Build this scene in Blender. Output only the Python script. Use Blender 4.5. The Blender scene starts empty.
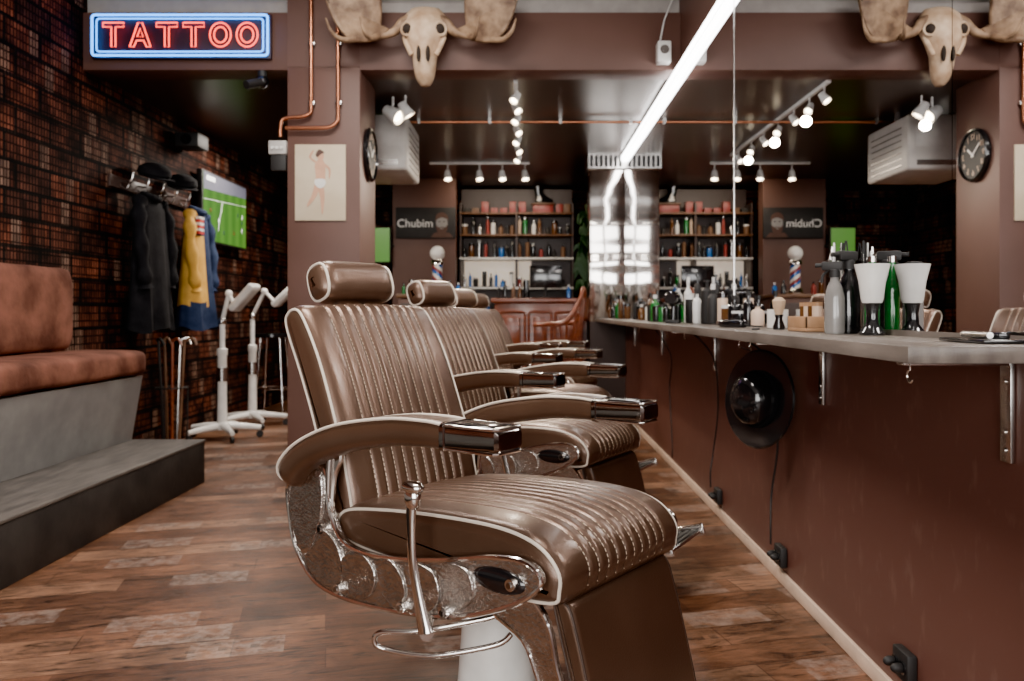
import bpy, math, random, bmesh
from mathutils import Vector, Matrix
random.seed(7)
scn = bpy.context.scene
COL = scn.collection
pi = math.pi

# ------------------------------------------------------------------ materials
def nodes(name):
    m = bpy.data.materials.new(name); m.use_nodes = True
    nt = m.node_tree
    b = nt.nodes["Principled BSDF"]
    return m, nt, b

def N(nt, typ, **kw):
    n = nt.nodes.new(typ)
    for k, v in kw.items():
        if k in n.inputs: n.inputs[k].default_value = v
        else: setattr(n, k, v)
    return n

def c4(c): return (c[0], c[1], c[2], 1)

def M(name, col, rough=.5, metal=0., col2=None, scale=12., bump=0., bscale=None, emit=None, es=0., coat=0., trans=0., stretch=None, rvar=0., spec=.5):
    m, nt, b = nodes(name)
    tc = N(nt, 'ShaderNodeTexCoord')
    mp = N(nt, 'ShaderNodeMapping')
    if stretch: mp.inputs['Scale'].default_value = stretch
    nt.links.new(tc.outputs['Object'], mp.inputs['Vector'])
    no = N(nt, 'ShaderNodeTexNoise', Scale=scale, Detail=4.)
    nt.links.new(mp.outputs[0], no.inputs['Vector'])
    if col2 is None: col2 = tuple(min(1, c*1.18+.002) for c in col)
    cr = N(nt, 'ShaderNodeMapRange'); cr.inputs['From Min'].default_value = .32; cr.inputs['From Max'].default_value = .68
    nt.links.new(no.outputs['Fac'], cr.inputs['Value'])
    mix = N(nt, 'ShaderNodeMixRGB'); mix.inputs[1].default_value = c4(col); mix.inputs[2].default_value = c4(col2)
    nt.links.new(cr.outputs[0], mix.inputs[0])
    nt.links.new(mix.outputs[0], b.inputs['Base Color'])
    b.inputs['Roughness'].default_value = rough
    b.inputs['Metallic'].default_value = metal
    b.inputs['Specular IOR Level'].default_value = spec
    b.inputs['Coat Weight'].default_value = coat
    b.inputs['Coat Roughness'].default_value = .15
    b.inputs['Transmission Weight'].default_value = trans
    if rvar:
        mr = N(nt, 'ShaderNodeMapRange'); mr.inputs['To Min'].default_value = rough-rvar; mr.inputs['To Max'].default_value = rough+rvar
        nt.links.new(no.outputs['Fac'], mr.inputs['Value']); nt.links.new(mr.outputs[0], b.inputs['Roughness'])
    if bump:
        n2 = N(nt, 'ShaderNodeTexNoise', Scale=bscale or scale*4, Detail=3.)
        nt.links.new(mp.outputs[0], n2.inputs['Vector'])
        bp = N(nt, 'ShaderNodeBump', Strength=bump, Distance=.01)
        nt.links.new(n2.outputs['Fac'], bp.inputs['Height']); nt.links.new(bp.outputs[0], b.inputs['Normal'])
    if emit:
        b.inputs['Emission Color'].default_value = c4(emit); b.inputs['Emission Strength'].default_value = es
    return m

leather = M('leather_bronze', (.098,.055,.036), .30, .5, (.138,.080,.054), 3, .10, 260, coat=.18)
leather_dk = M('leather_dark', (.05,.03,.022), .4, .2, bump=.1, bscale=200)
piping = M('piping_cream', (.66,.58,.49), .5)
thread = M('thread', (.55,.43,.32), .6)
chrome = M('chrome', (.70,.67,.64), .12, 1.)
darkchrome = M('dark_chrome', (.30,.28,.265), .10, 1.)
castm = M('cast_silver', (.50,.475,.45), .20, 1., (.66,.63,.60), 40, .35, 120)
blackgloss = M('black_gloss', (.007,.007,.008), .12, 0., coat=.5)
blackmat = M('black_matte', (.012,.011,.011), .6)
enamel = M('white_enamel', (.72,.70,.66), .25, 0., coat=.3)
whitep = M('white_plastic', (.70,.69,.67), .35)
paint = M('brown_paint', (.108,.056,.044), .5, 0., (.122,.064,.051), 3, .04, 60, spec=.3)
paint_dk = M('dark_brown_paint', (.034,.018,.014), .45, 0., (.042,.022,.017), 1.5, .06, 30, rvar=.05)
ceilm = M('ceiling_brown', (.056,.034,.027), .30, 0., (.064,.039,.031), 1.2, .02, 8)
ceil_w = M('ceiling_white', (.34,.31,.29), .7)
cream = M('cream_trim', (.62,.46,.35), .5)
mirror = M('mirror_glass', (.84,.84,.85), .0, 1., (.84,.84,.85))
copper = M('copper', (.50,.20,.11), .3, 1.)
suede = M('rust_suede', (.080,.028,.018), .9, 0., (.24,.095,.062), 5, .3, 40, spec=.2)
greypanel = M('bench_grey', (.19,.185,.18), .4, .1, (.26,.255,.245), 9)
platm = M('platform_dark', (.014,.013,.013), .55, 0., (.032,.029,.027), 6, .1, 30, spec=.3)
plattop = M('platform_top', (.06,.052,.046), .5, 0., (.135,.118,.104), 5, .15, 30, stretch=(6,1,1))
bone = M('bone', (.38,.24,.14), .6, 0., (.66,.50,.35), 9, .35, 30)
antler = M('antler', (.085,.040,.020), .6, 0., (.38,.25,.15), 9, .6, 30)
socket = M('socket_dark', (.02,.012,.008), .9)
woodred = M('red_wood', (.13,.030,.013), .3, 0., (.25,.065,.028), 4, .1, 20, stretch=(1,1,8), coat=.3)
woodlt = M('light_wood', (.34,.18,.085), .5, 0., (.45,.26,.14), 8, .1, 40)
wooddk = M('shelf_wood_dark', (.10,.045,.022), .5, 0., (.16,.08,.04), 8, .1, 40)
paper = M('poster_paper', (.56,.46,.32), .7, 0., (.66,.56,.42), 4)
skin = M('ink_skin', (.55,.31,.20), .7)
ink = M('ink_dark', (.08,.04,.03), .7)
greyface = M('print_grey', (.25,.24,.23), .6)
navy = M('navy_cloth', (.012,.022,.060), .9, 0., (.03,.045,.09), 12, .3, 60, spec=.2)
yellow = M('yellow_cloth', (.50,.26,.03), .8, 0., (.6,.34,.055), 12, .3, 60)
blackcloth = M('black_cloth', (.005,.005,.0065), .95, 0., (.012,.012,.014), 12, .3, 60, spec=.2)
redcloth = M('red_cloth', (.45,.03,.02), .8)
greenglass = M('green_glass', (.006,.13,.02), .08, 0., (.01,.17,.03), coat=.6)
blueglass = M('blue_liquid', (.01,.10,.35), .1, 0., coat=.5)
amber = M('amber_glass', (.10,.04,.012), .1, coat=.5)
redp = M('red_plastic', (.20,.018,.012), .35)
steel = M('brushed_steel', (.52,.50,.48), .25, 1.)
leaf = M('leaf_green', (.012,.05,.010), .5, 0., (.03,.09,.025), 10)
clay = M('clay', (.3,.12,.07), .7)
bulb = M('bulb_glow', (1,.9,.75), .4, emit=(1,.80,.55), es=20)
stripm = M('led_strip_glow', (1,1,1), .4, emit=(1,.97,.95), es=12)
shelfglow = M('backlit_shelf', (.8,.76,.70), .5, emit=(1,.80,.60), es=.35)
flame = M('flame', (1,.6,.2), .4, emit=(1,.55,.2), es=14)
neonred = M('neon_red', (1,.1,.08), .4, emit=(1,.07,.035), es=3.6)
neonblue = M('neon_blue', (.1,.4,1), .4, emit=(.04,.32,1), es=4)
signboard = M('sign_board', (.02,.008,.02), .5)
acm = M('ac_white', (.42,.40,.38), .45)
clear=M('smoked_glass',(.20,.19,.18),.08,coat=.5)

# wall below the counter: brown with faint scuffs
m, nt, b = nodes('scuffed_counter_wall'); counterwall = m
tc = N(nt,'ShaderNodeTexCoord')
n1 = N(nt,'ShaderNodeTexNoise', Scale=1.6, Detail=3.); n2 = N(nt,'ShaderNodeTexNoise', Scale=11., Detail=6.)
mp = N(nt,'ShaderNodeMapping'); mp.inputs['Scale'].default_value=(1,2.4,1); nt.links.new(tc.outputs['Object'],mp.inputs[0])
nt.links.new(tc.outputs['Object'],n1.inputs['Vector']); nt.links.new(mp.outputs[0],n2.inputs['Vector'])
r2 = N(nt,'ShaderNodeValToRGB'); r2.color_ramp.elements[0].position=.58; r2.color_ramp.elements[1].position=.74; nt.links.new(n2.outputs['Fac'],r2.inputs[0])
mm = N(nt,'ShaderNodeMath',operation='MULTIPLY'); mm.inputs[1].default_value=.35; nt.links.new(r2.outputs[0],mm.inputs[0])
ma = N(nt,'ShaderNodeMixRGB'); ma.inputs[1].default_value=(.104,.045,.035,1); ma.inputs[2].default_value=(.132,.059,.047,1); nt.links.new(n1.outputs['Fac'],ma.inputs[0])
mb_ = N(nt,'ShaderNodeMixRGB'); mb_.inputs[2].default_value=(.22,.125,.10,1); nt.links.new(mm.outputs[0],mb_.inputs[0]); nt.links.new(ma.outputs[0],mb_.inputs[1])
nt.links.new(mb_.outputs[0],b.inputs['Base Color']); b.inputs['Roughness'].default_value=.42; b.inputs['Specular IOR Level'].default_value=.35

m, nt, b = nodes('polished_steel_column'); colsteel = m
b.inputs['Base Color'].default_value = (.80,.76,.72,1); b.inputs['Metallic'].default_value = 1; b.inputs['Roughness'].default_value = .12
tc = N(nt,'ShaderNodeTexCoord'); mp = N(nt,'ShaderNodeMapping'); mp.inputs['Scale'].default_value = (.5,.5,3.2)
no = N(nt,'ShaderNodeTexNoise', Scale=1.6, Detail=0.)
bp = N(nt,'ShaderNodeBump', Strength=.5, Distance=.06)
nt.links.new(tc.outputs['Object'],mp.inputs[0]); nt.links.new(mp.outputs[0],no.inputs['Vector']); nt.links.new(no.outputs['Fac'],bp.inputs['Height']); nt.links.new(bp.outputs[0],b.inputs['Normal'])

# wallpaper
m, nt, b = nodes('brick_window_wallpaper'); wallpaper = m
L = nt.links.new
tc = N(nt,'ShaderNodeTexCoord'); sx = N(nt,'ShaderNodeSeparateXYZ'); L(tc.outputs['Object'],sx.inputs[0])
ad = N(nt,'ShaderNodeMath',operation='ADD'); L(sx.outputs[0],ad.inputs[0]); L(sx.outputs[1],ad.inputs[1])
cb = N(nt,'ShaderNodeCombineXYZ'); L(ad.outputs[0],cb.inputs[0]); L(sx.outputs[2],cb.inputs[1])
def brick(vec, w, h, mort, c1, c2, cm, off=.5):
    k = N(nt,'ShaderNodeTexBrick'); k.inputs['Scale'].default_value = 1; k.inputs['Brick Width'].default_value = w
    k.inputs['Row Height'].default_value = h; k.inputs['Mortar Size'].default_value = mort; k.inputs['Mortar Smooth'].default_value = .2
    k.inputs['Color1'].default_value = c4(c1); k.inputs['Color2'].default_value = c4(c2); k.inputs['Mortar'].default_value = c4(cm); k.offset = off
    nt.links.new(vec, k.inputs['Vector']); return k
b1 = brick(cb.outputs[0], .34, .165, .014, (.045,.024,.020), (.130,.050,.032), (.010,.007,.006), .3)
b2 = brick(cb.outputs[0], .030, .052, .0065, (.50,.46,.44), (1.45,1.3,1.2), (.16,.13,.12), 0)
n1 = N(nt,'ShaderNodeTexNoise', Scale=4.5, Detail=5.); L(cb.outputs[0],n1.inputs['Vector'])
r1 = N(nt,'ShaderNodeValToRGB'); r1.color_ramp.elements[0].position=.36; r1.color_ramp.elements[0].color=(.24,.22,.21,1); r1.color_ramp.elements[1].position=.66; r1.color_ramp.elements[1].color=(1.5,1.35,1.25,1)
L(n1.outputs['Fac'],r1.inputs[0])
mu = N(nt,'ShaderNodeMixRGB',blend_type='MULTIPLY'); mu.inputs[0].default_value=1; L(b1.outputs[0],mu.inputs[1]); L(b2.outputs[0],mu.inputs[2])
mu2 = N(nt,'ShaderNodeMixRGB',blend_type='MULTIPLY'); mu2.inputs[0].default_value=1; L(mu.outputs[0],mu2.inputs[1]); L(r1.outputs[0],mu2.inputs[2])
b3 = brick(cb.outputs[0], .11, .165, .01, (0,0,0), (1,1,1), (0,0,0), .5)
r3 = N(nt,'ShaderNodeValToRGB'); r3.color_ramp.elements[0].position=.80; r3.color_ramp.elements[1].position=.86; L(b3.outputs[0],r3.inputs[0])
mx = N(nt,'ShaderNodeMixRGB'); L(r3.outputs[0],mx.inputs[0]); L(mu2.outputs[0],mx.inputs[1])
mx3 = N(nt,'ShaderNodeMixRGB',blend_type='MULTIPLY'); mx3.inputs[0].default_value=1; mx3.inputs[1].default_value=(.16,.105,.082,1); L(b2.outputs[0],mx3.inputs[2]); L(mx3.outputs[0],mx.inputs[2])
L(mx.outputs[0],b.inputs['Base Color']); b.inputs['Roughness'].default_value=.85; b.inputs['Specular IOR Level'].default_value=.15

# floor
m, nt, b = nodes('stencilled_wood_floor'); floorm = m
L = nt.links.new
tc = N(nt,'ShaderNodeTexCoord'); mp = N(nt,'ShaderNodeMapping'); mp.inputs['Rotation'].default_value=(0,0,math.radians(-14)); L(tc.outputs['Object'],mp.inputs[0])
k1 = brick(mp.outputs[0], .80, .15, .0026, (0,0,0), (1,1,1), (0,0,0), .37)
ramp = N(nt,'ShaderNodeValToRGB'); e=ramp.color_ramp; e.elements[0].color=(.075,.031,.016,1); e.elements[1].color=(.23,.125,.074,1)
x=e.elements.new(.5); x.color=(.145,.065,.034,1)
L(k1.outputs[0],ramp.inputs[0])
mg = N(nt,'ShaderNodeMapping'); mg.inputs['Scale'].default_value=(4.2,19,1); L(mp.outputs[0],mg.inputs[0])
gn = N(nt,'ShaderNodeTexNoise', Scale=1., Detail=10., Roughness=.76, Distortion=1.8); L(mg.outputs[0],gn.inputs['Vector'])
gr = N(nt,'ShaderNodeValToRGB'); gr.color_ramp.elements[0].position=.38; gr.color_ramp.elements[0].color=(.10,.08,.07,1); gr.color_ramp.elements[1].position=.66; gr.color_ramp.elements[1].color=(1.8,1.75,1.7,1); L(gn.outputs['Fac'],gr.inputs[0])
x=gr.color_ramp.elements.new(.45); x.color=(.80,.77,.75,1)
mu0 = N(nt,'ShaderNodeMixRGB',blend_type='MULTIPLY'); mu0.inputs[0].default_value=.95; L(ramp.outputs[0],mu0.inputs[1]); L(gr.outputs[0],mu0.inputs[2])
wn = N(nt,'ShaderNodeTexNoise', Scale=2.6, Detail=6., Roughness=.65); L(mp.outputs[0],wn.inputs['Vector'])
wr = N(nt,'ShaderNodeValToRGB'); wr.color_ramp.elements[0].position=.36; wr.color_ramp.elements[0].color=(.42,.38,.36,1); wr.color_ramp.elements[1].position=.62; wr.color_ramp.elements[1].color=(1.15,1.12,1.1,1); L(wn.outputs['Fac'],wr.inputs[0])
mu = N(nt,'ShaderNodeMixRGB',blend_type='MULTIPLY'); mu.inputs[0].default_value=.85; L(mu0.outputs[0],mu.inputs[1]); L(wr.outputs[0],mu.inputs[2])
k2 = brick(mp.outputs[0], .31, .15, .006, (0,0,0), (1,1,1), (0,0,0), .41)
pr = N(nt,'ShaderNodeValToRGB'); pr.color_ramp.elements[0].position=.76; pr.color_ramp.elements[1].position=.81; L(k2.outputs[0],pr.inputs[0])
pn = N(nt,'ShaderNodeTexNoise', Scale=20., Detail=6., Roughness=.7); L(mp.outputs[0],pn.inputs['Vector'])
pnr = N(nt,'ShaderNodeValToRGB'); pnr.color_ramp.elements[0].position=.40; pnr.color_ramp.elements[1].position=.60; L(pn.outputs['Fac'],pnr.inputs[0])
pm = N(nt,'ShaderNodeMath',operation='MULTIPLY'); L(pr.outputs[0],pm.inputs[0]); L(pnr.outputs[0],pm.inputs[1])
pm2 = N(nt,'ShaderNodeMath',operation='MULTIPLY'); L(pm.outputs[0],pm2.inputs[0]); pm2.inputs[1].default_value=.42
mxp = N(nt,'ShaderNodeMixRGB'); L(pm2.outputs[0],mxp.inputs[0]); L(mu.outputs[0],mxp.inputs[1]); mxp.inputs[2].default_value=(.38,.30,.25,1)
k3 = brick(mp.outputs[0], .05, .05, .011, (0,0,0), (1,1,1), (0,0,0), .5)
k4 = brick(mp.outputs[0], .42, .15, .034, (0,0,0), (1,1,1), (0,0,0), .23)
p4 = N(nt,'ShaderNodeValToRGB'); p4.color_ramp.elements[0].position=.70; p4.color_ramp.elements[1].position=.72; L(k4.outputs[0],p4.inputs[0])
p3 = N(nt,'ShaderNodeValToRGB'); p3.color_ramp.elements[0].position=.35; p3.color_ramp.elements[1].position=.40; L(k3.outputs[0],p3.inputs[0])
pm3 = N(nt,'ShaderNodeMath',operation='MULTIPLY'); L(p4.outputs[0],pm3.inputs[0]); L(p3.outputs[0],pm3.inputs[1])
pm4 = N(nt,'ShaderNodeMath',operation='MULTIPLY'); L(pm3.outputs[0],pm4.inputs[0]); L(pnr.outputs[0],pm4.inputs[1])
pm5 = N(nt,'ShaderNodeMath',operation='MULTIPLY'); L(pm4.outputs[0],pm5.inputs[0]); pm5.inputs[1].default_value=.7
mxq = N(nt,'ShaderNodeMixRGB'); L(pm5.outputs[0],mxq.inputs[0]); L(mxp.outputs[0],mxq.inputs[1]); mxq.inputs[2].default_value=(.030,.018,.014,1)
L(mxq.outputs[0],b.inputs['Base Color'])
rr = N(nt,'ShaderNodeMapRange'); rr.inputs['To Min'].default_value=.28; rr.inputs['To Max'].default_value=.55; L(gn.outputs['Fac'],rr.inputs['Value']); L(rr.outputs[0],b.inputs['Roughness'])
bp = N(nt,'ShaderNodeBump', Strength=.4, Distance=.004); L(gn.outputs['Fac'],bp.inputs['Height']); L(bp.outputs[0],b.inputs['Normal'])

counterm = M('counter_laminate', (.095,.076,.063), .36, 0., (.20,.168,.145), 3, .05, 40, stretch=(9,1,4))

m, nt, b = nodes('tv_football_screen'); tvm = m
L = nt.links.new
tc = N(nt,'ShaderNodeTexCoord'); wv = N(nt,'ShaderNodeTexWave', Scale=1.6); wv.bands_direction='Y'; L(tc.outputs['Object'],wv.inputs['Vector'])
mx = N(nt,'ShaderNodeMixRGB'); mx.inputs[1].default_value=(.08,.27,.02,1); mx.inputs[2].default_value=(.15,.40,.04,1); L(wv.outputs['Fac'],mx.inputs[0])
b.inputs['Base Color'].default_value=(0.01,.02,.01,1); L(mx.outputs[0],b.inputs['Emission Color']); b.inputs['Emission Strength'].default_value=.7; b.inputs['Roughness'].default_value=.3
tvwhite = M('tv_lines', (.8,.8,.8), .4, emit=(.9,.95,.9), es=.5)
tvstand = M('tv_crowd', (.1,.1,.12), .4, emit=(.12,.13,.2), es=.5)

# ------------------------------------------------------------------ geometry
def xf(g, Mx):
    return ([tuple(Mx @ Vector(v)) for v in g[0]], g[1])
def T(x,y,z): return Matrix.Translation((x,y,z))
def R(a,ax): return Matrix.Rotation(a,4,ax)
def S(x,y,z): return Matrix.Diagonal((x,y,z,1))

def from_bm(bm):
    bm.verts.ensure_lookup_table()
    g = ([tuple(v.co) for v in bm.verts], [[v.index for v in f.verts] for f in bm.faces]); bm.free(); return g

def g_box(lo, hi, bev=0., seg=2):
    bm = bmesh.new(); bmesh.ops.create_cube(bm, size=1)
    for v in bm.verts:
        v.co = Vector([lo[i] + (v.co[i]+.5)*(hi[i]-lo[i]) for i in range(3)])
    if bev: bmesh.ops.bevel(bm, geom=bm.edges[:], offset=bev, segments=seg, profile=.5, affect='EDGES')
    bm.verts.index_update()
    return from_bm(bm)

def g_loft(rings, cap=True, closed=False):
    V=[]; F=[]; n=len(rings[0])
    for r in rings: V += [tuple(p) for p in r]
    m=len(rings)
    for i in range(m if closed else m-1):
        a=i*n; bb=((i+1)%m)*n
        for j in range(n):
            F.append([a+j, a+(j+1)%n, bb+(j+1)%n, bb+j])
    if cap and not closed:
        F.append(list(range(n))[::-1]); F.append([(m-1)*n+j for j in range(n)])
    return V,F

def g_tube(pts, r, seg=10, closed=False, rs=None, flat=1.):
    P=[Vector(p) for p in pts]; n=len(P); rings=[]
    tang=[]
    for i in range(n):
        if closed: t=P[(i+1)%n]-P[(i-1)%n]
        else: t=P[min(i+1,n-1)]-P[max(i-1,0)]
        tang.append(t.normalized() if t.length>1e-9 else Vector((0,0,1)))
    up=Vector((0,0,1)) if abs(tang[0].z)<.9 else Vector((1,0,0))
    nrm=(up-tang[0]*up.dot(tang[0])).normalized()
    for i in range(n):
        nrm=(nrm-tang[i]*nrm.dot(tang[i])).normalized(); bn=tang[i].cross(nrm)
        rad=rs[i] if rs else r
        rings.append([P[i]+nrm*math.cos(2*pi*j/seg)*rad+bn*math.sin(2*pi*j/seg)*rad*flat for j in range(seg)])
    return g_loft(rings, True, closed)

def g_cyl(p1,p2,r,seg=20,r2=None):
    return g_tube([p1,p2], r, seg, rs=[r, r if r2 is None else r2])

def g_lathe(prof, seg=28, c=(0,0,0)):
    rings=[[ (c[0]+r*math.cos(2*pi*j/seg), c[1]+r*math.sin(2*pi*j/seg), c[2]+z) for j in range(seg)] for r,z in prof]
    return g_loft(rings)

def g_ell(c, rx, ry, rz, seg=18, rg=10):
    rings=[]
    for i in range(1,rg):
        t=-pi/2+pi*i/rg
        rings.append([(c[0]+rx*math.cos(t)*math.cos(2*pi*j/seg), c[1]+ry*math.cos(t)*math.sin(2*pi*j/seg), c[2]+rz*math.sin(t)) for j in range(seg)])
    return g_loft(rings)

def g_poly(pts, axis, a, bb, bev=0.):
    def mk3(p,d):
        return {'y':(p[0],d,p[1]),'x':(d,p[0],p[1]),'z':(p[0],p[1],d)}[axis]
    if not bev: return g_loft([[mk3(p,a) for p in pts],[mk3(p,bb) for p in pts]])
    s = 1 if bb>a else -1
    inn = offset2(pts,-bev)
    return g_loft([[mk3(p,a) for p in inn],[mk3(p,a+s*bev) for p in pts],[mk3(p,bb-s*bev) for p in pts],[mk3(p,bb) for p in inn]])

def area2(pts): return sum(pts[i][0]*pts[(i+1)%len(pts)][1]-pts[(i+1)%len(pts)][0]*pts[i][1] for i in range(len(pts)))/2
def normals2(pts):
    s = 1 if area2(pts)>0 else -1
    out=[]
    n=len(pts)
    for i in range(n):
        dx=pts[(i+1)%n][0]-pts[i-1][0]; dy=pts[(i+1)%n][1]-pts[i-1][1]; l=math.hypot(dx,dy) or 1
        out.append((s*dy/l,-s*dx/l))
    return out
def offset2(pts,d):
    return [(p[0]+n[0]*d,p[1]+n[1]*d) for p,n in zip(pts,normals2(pts))]

def cat(pts, k=6, closed=True):
    n=len(pts); out=[]; D=len(pts[0])
    rng = n if closed else n-1
    for i in range(rng):
        if closed: p0,p1,p2,p3=pts[i-1],pts[i],pts[(i+1)%n],pts[(i+2)%n]
        else: p0,p1,p2,p3=pts[max(i-1,0)],pts[i],pts[i+1],pts[min(i+2,n-1)]
        for s in range(k):
            t=s/k
            out.append(tuple(.5*((2*p1[d])+(-p0[d]+p2[d])*t+(2*p0[d]-5*p1[d]+4*p2[d]-p3[d])*t*t+(-p0[d]+3*p1[d]-3*p2[d]+p3[d])*t**3) for d in range(D)))
    if not closed: out.append(tuple(pts[-1]))
    return out

def supell(a,b,p,n):
    o=[]
    for i in range(n):
        t=2*pi*i/n; c,s=math.cos(t),math.sin(t)
        o.append((a*math.copysign(abs(c)**(2/p),c), b*math.copysign(abs(s)**(2/p),s)))
    return o

def thing(name, parts, loc=(0,0,0), rot=(0,0,0), parent=None, sharp=38):
    V=[];F=[];MI=[];mats=[]
    for g,mt in parts:
        if mt not in mats: mats.append(mt)
        mi=mats.index(mt); o=len(V)
        V+=g[0]; F+=[[i+o for i in f] for f in g[1]]; MI+=[mi]*len(g[1])
    me=bpy.data.meshes.new(name); me.from_pydata(V,[],F)
    for mt in mats: me.materials.append(mt)
    me.polygons.foreach_set('material_index',MI)
    bm=bmesh.new(); bm.from_mesh(me); bmesh.ops.recalc_face_normals(bm, faces=bm.faces[:]); bm.to_mesh(me); bm.free()
    me.polygons.foreach_set('use_smooth',[True]*len(F))
    me.set_sharp_from_angle(angle=math.radians(sharp))
    me.update()
    ob=bpy.data.objects.new(name,me); COL.objects.link(ob); ob.location=loc; ob.rotation_euler=rot
    if parent: ob.parent=parent
    return ob

def root(name, loc=(0,0,0), rz=0., rot=None):
    e=bpy.data.objects.new(name,None); COL.objects.link(e); e.location=loc; e.rotation_euler=rot or (0,0,rz); e.empty_display_size=.1
    return e

def text(name, s, size, loc, rot, mt, parent=None, ext=.001, align='CENTER'):
    cu=bpy.data.curves.new(name,'FONT'); cu.body=s; cu.size=size; cu.extrude=ext; cu.align_x=align; cu.align_y='CENTER'
    cu.materials.append(mt)
    o=bpy.data.objects.new(name,cu); COL.objects.link(o); o.location=loc; o.rotation_euler=rot
    if parent: o.parent=parent
    return o

# ------------------------------------------------------------------ room shell
XL, XR, YB, YF = -2.98, 1.05, 10.9, -2.6
ZC, ZF = 2.75, 3.4
thing('floor', [(g_box((XL-.15,YF-.15,-.1),(XR+.15,YB+.15,0)),floorm)])
thing('ceiling', [(g_box((XL-.1,YF-.1,ZF),(XR+.1,5.6,ZF+.1)),ceil_w)])
thing('ceiling_rear', [(g_box((XL-.1,5.6,ZC),(XR+.1,YB+.1,ZC+.12)),ceilm)])
thing('wall_left', [(g_box((XL-.12,YF,0),(XL,YB,ZF)),wallpaper)])
thing('wall_right', [(g_box((XR,YF,0),(XR+.12,YB,1.04)),counterwall),(g_box((XR,YF,1.04),(XR+.12,YB,ZF)),paint)])
thing('wall_back', [(g_box((XL,YB,0),(XR,YB+.12,ZF)),wallpaper)])
thing('wall_front', [(g_box((XL,YF-.12,0),(XR,YF,.5)),paint),(g_box((XL,YF-.12,2.9),(XR,YF,ZF)),paint),
   (g_box((XL,YF-.12,.5),(XL+.25,YF,2.9)),paint),(g_box((XR-.25,YF-.12,.5),(XR,YF,2.9)),paint)])
wf=[]
for x in (XL+.27,-1.8,-.97,-.13,XR-.27): wf.append((g_box((x-.025,YF-.1,.5),(x+.025,YF-.03,2.9)),blackmat))
for z in (.525,2.2,2.875): wf.append((g_box((XL+.25,YF-.1,z-.025),(XR-.25,YF-.03,z+.025)),blackmat))
thing('window_1', wf)
thing('beam_header', [(g_box((XL,5.39,2.73),(XR,5.62,3.12),.006),paint),(g_box((XL,5.45,3.12),(XR,5.6,ZF)),ceil_w)])
thing('pillar', [(g_box((-1.60,5.385,0),(-1.11,5.93,2.75),.006),paint),(g_box((-1.60,5.385,2.75),(-1.11,5.62,ZF)),paint)])
thing('baseboard_right', [(g_box((XR-.014,YF,0),(XR,8.36,.050),.003),cream)])
thing('wall_partition', [(g_box((-1.64,9.9,0),(-.86,10.1,ZC)),paint)])
thing('mirror_column', [(g_box((.68,8.36,0),(XR,8.8,1.0)),paint_dk),(g_box((.68,8.36,1.0),(XR,8.8,2.60),.004),colsteel),
    (g_box((.66,8.34,2.60),(XR,8.82,2.75)),steel)]+[(g_box((.68+.05*i,8.332,2.615),(.71+.05*i,8.345,2.73)),blackmat) for i in range(7)])

mp_=[]
for y0,y1 in ((.2,1.95),(1.953,3.985),(3.995,6.1),(6.103,8.355)):
    mp_.append((g_box((XR-.008,y0,1.05),(XR-.001,y1,2.665)),mirror))
mp_.append((g_box((XR-.010,3.985,1.05),(XR-.006,3.995,2.665)),steel))
thing('wall_mirror', mp_)
thing('led_strip_light', [(g_box((XR-.045,1.0,2.672),(XR,8.35,2.725),.004),whitep),(g_box((XR-.05,1.02,2.678),(XR-.044,8.33,2.72)),stripm),(g_box((XR-.044,1.02,2.666),(XR-.006,8.33,2.673)),stripm)])

ct=[(g_box((.74,1.545,1.0),(XR-.001,8.35,1.034),.003),counterm)]
ct.append((g_box((XR-.010,1.545,1.034),(XR-.001,8.35,1.05)),counterm))
ctr=root('styling_counter')
thing('top',ct,parent=ctr)
br=[]
for y in (1.73,2.81,4.4,6.1,7.6):
    br.append((g_box((XR-.012,y-.02,.775),(XR-.001,y+.02,1.0),.002),steel))
    br.append((g_box((XR-.24,y-.018,.985),(XR-.001,y+.018,.999),.002),steel))
    for z in (.80,.84,.95): br.append((g_cyl((XR-.016,y,z),(XR-.011,y,z),.006,10),steel))
thing('brackets',br,parent=ctr)
hk=[]
for y,x in ((5.6,.80),(4.6,.82),(4.2,.84),(3.2,.86),(3.05,.86),(1.62,.78)):
    pts=[(x,y,1.0),(x,y,.985)]+[(x,y+.013*math.sin(t),.97+.013*math.cos(t)) for t in [i*pi/6 for i in range(0,9)]]
    hk.append((g_tube(pts,.0026,8),chrome)); hk.append((g_cyl((x,y,1.0),(x,y,.996),.008,10),chrome))
thing('cup_hooks',hk,parent=ctr)

for i,(y,z) in enumerate(((4.29,.115),(3.24,.115),(2.18,.14))):
    p=[(g_box((-.03,-.045,-.04),(-.001,.045,.04),.006),blackmat)]
    for s in (-1,1):
        p.append((g_cyl((-.03,s*.022,0),(-.034,s*.022,0),.018,16),blackgloss))
        p.append((g_ell((-.045,s*.022,0),.02,.012,.014),blackmat))
    thing('power_socket',p,loc=(XR,y,z))
for pts in ([(.9,4.35,.998),(1.02,4.33,.85),(1.03,4.27,.6),(1.02,4.33,.35),(.995,4.29,.25),(.995,4.29,.16)],
            [(.88,3.3,.998),(1.0,3.3,.9),(1.03,3.26,.6),(1.02,3.31,.35),(.995,3.24,.25),(.995,3.24,.16)],
            [(.9,5.6,.998),(1.02,5.6,.8),(1.03,5.7,.55),(1.03,5.6,.2),(1.03,5.6,.08)]):
    thing('power_cable',[(g_tube(cat(pts,8,False),.004,8),blackmat)],parent=ctr)

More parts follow.
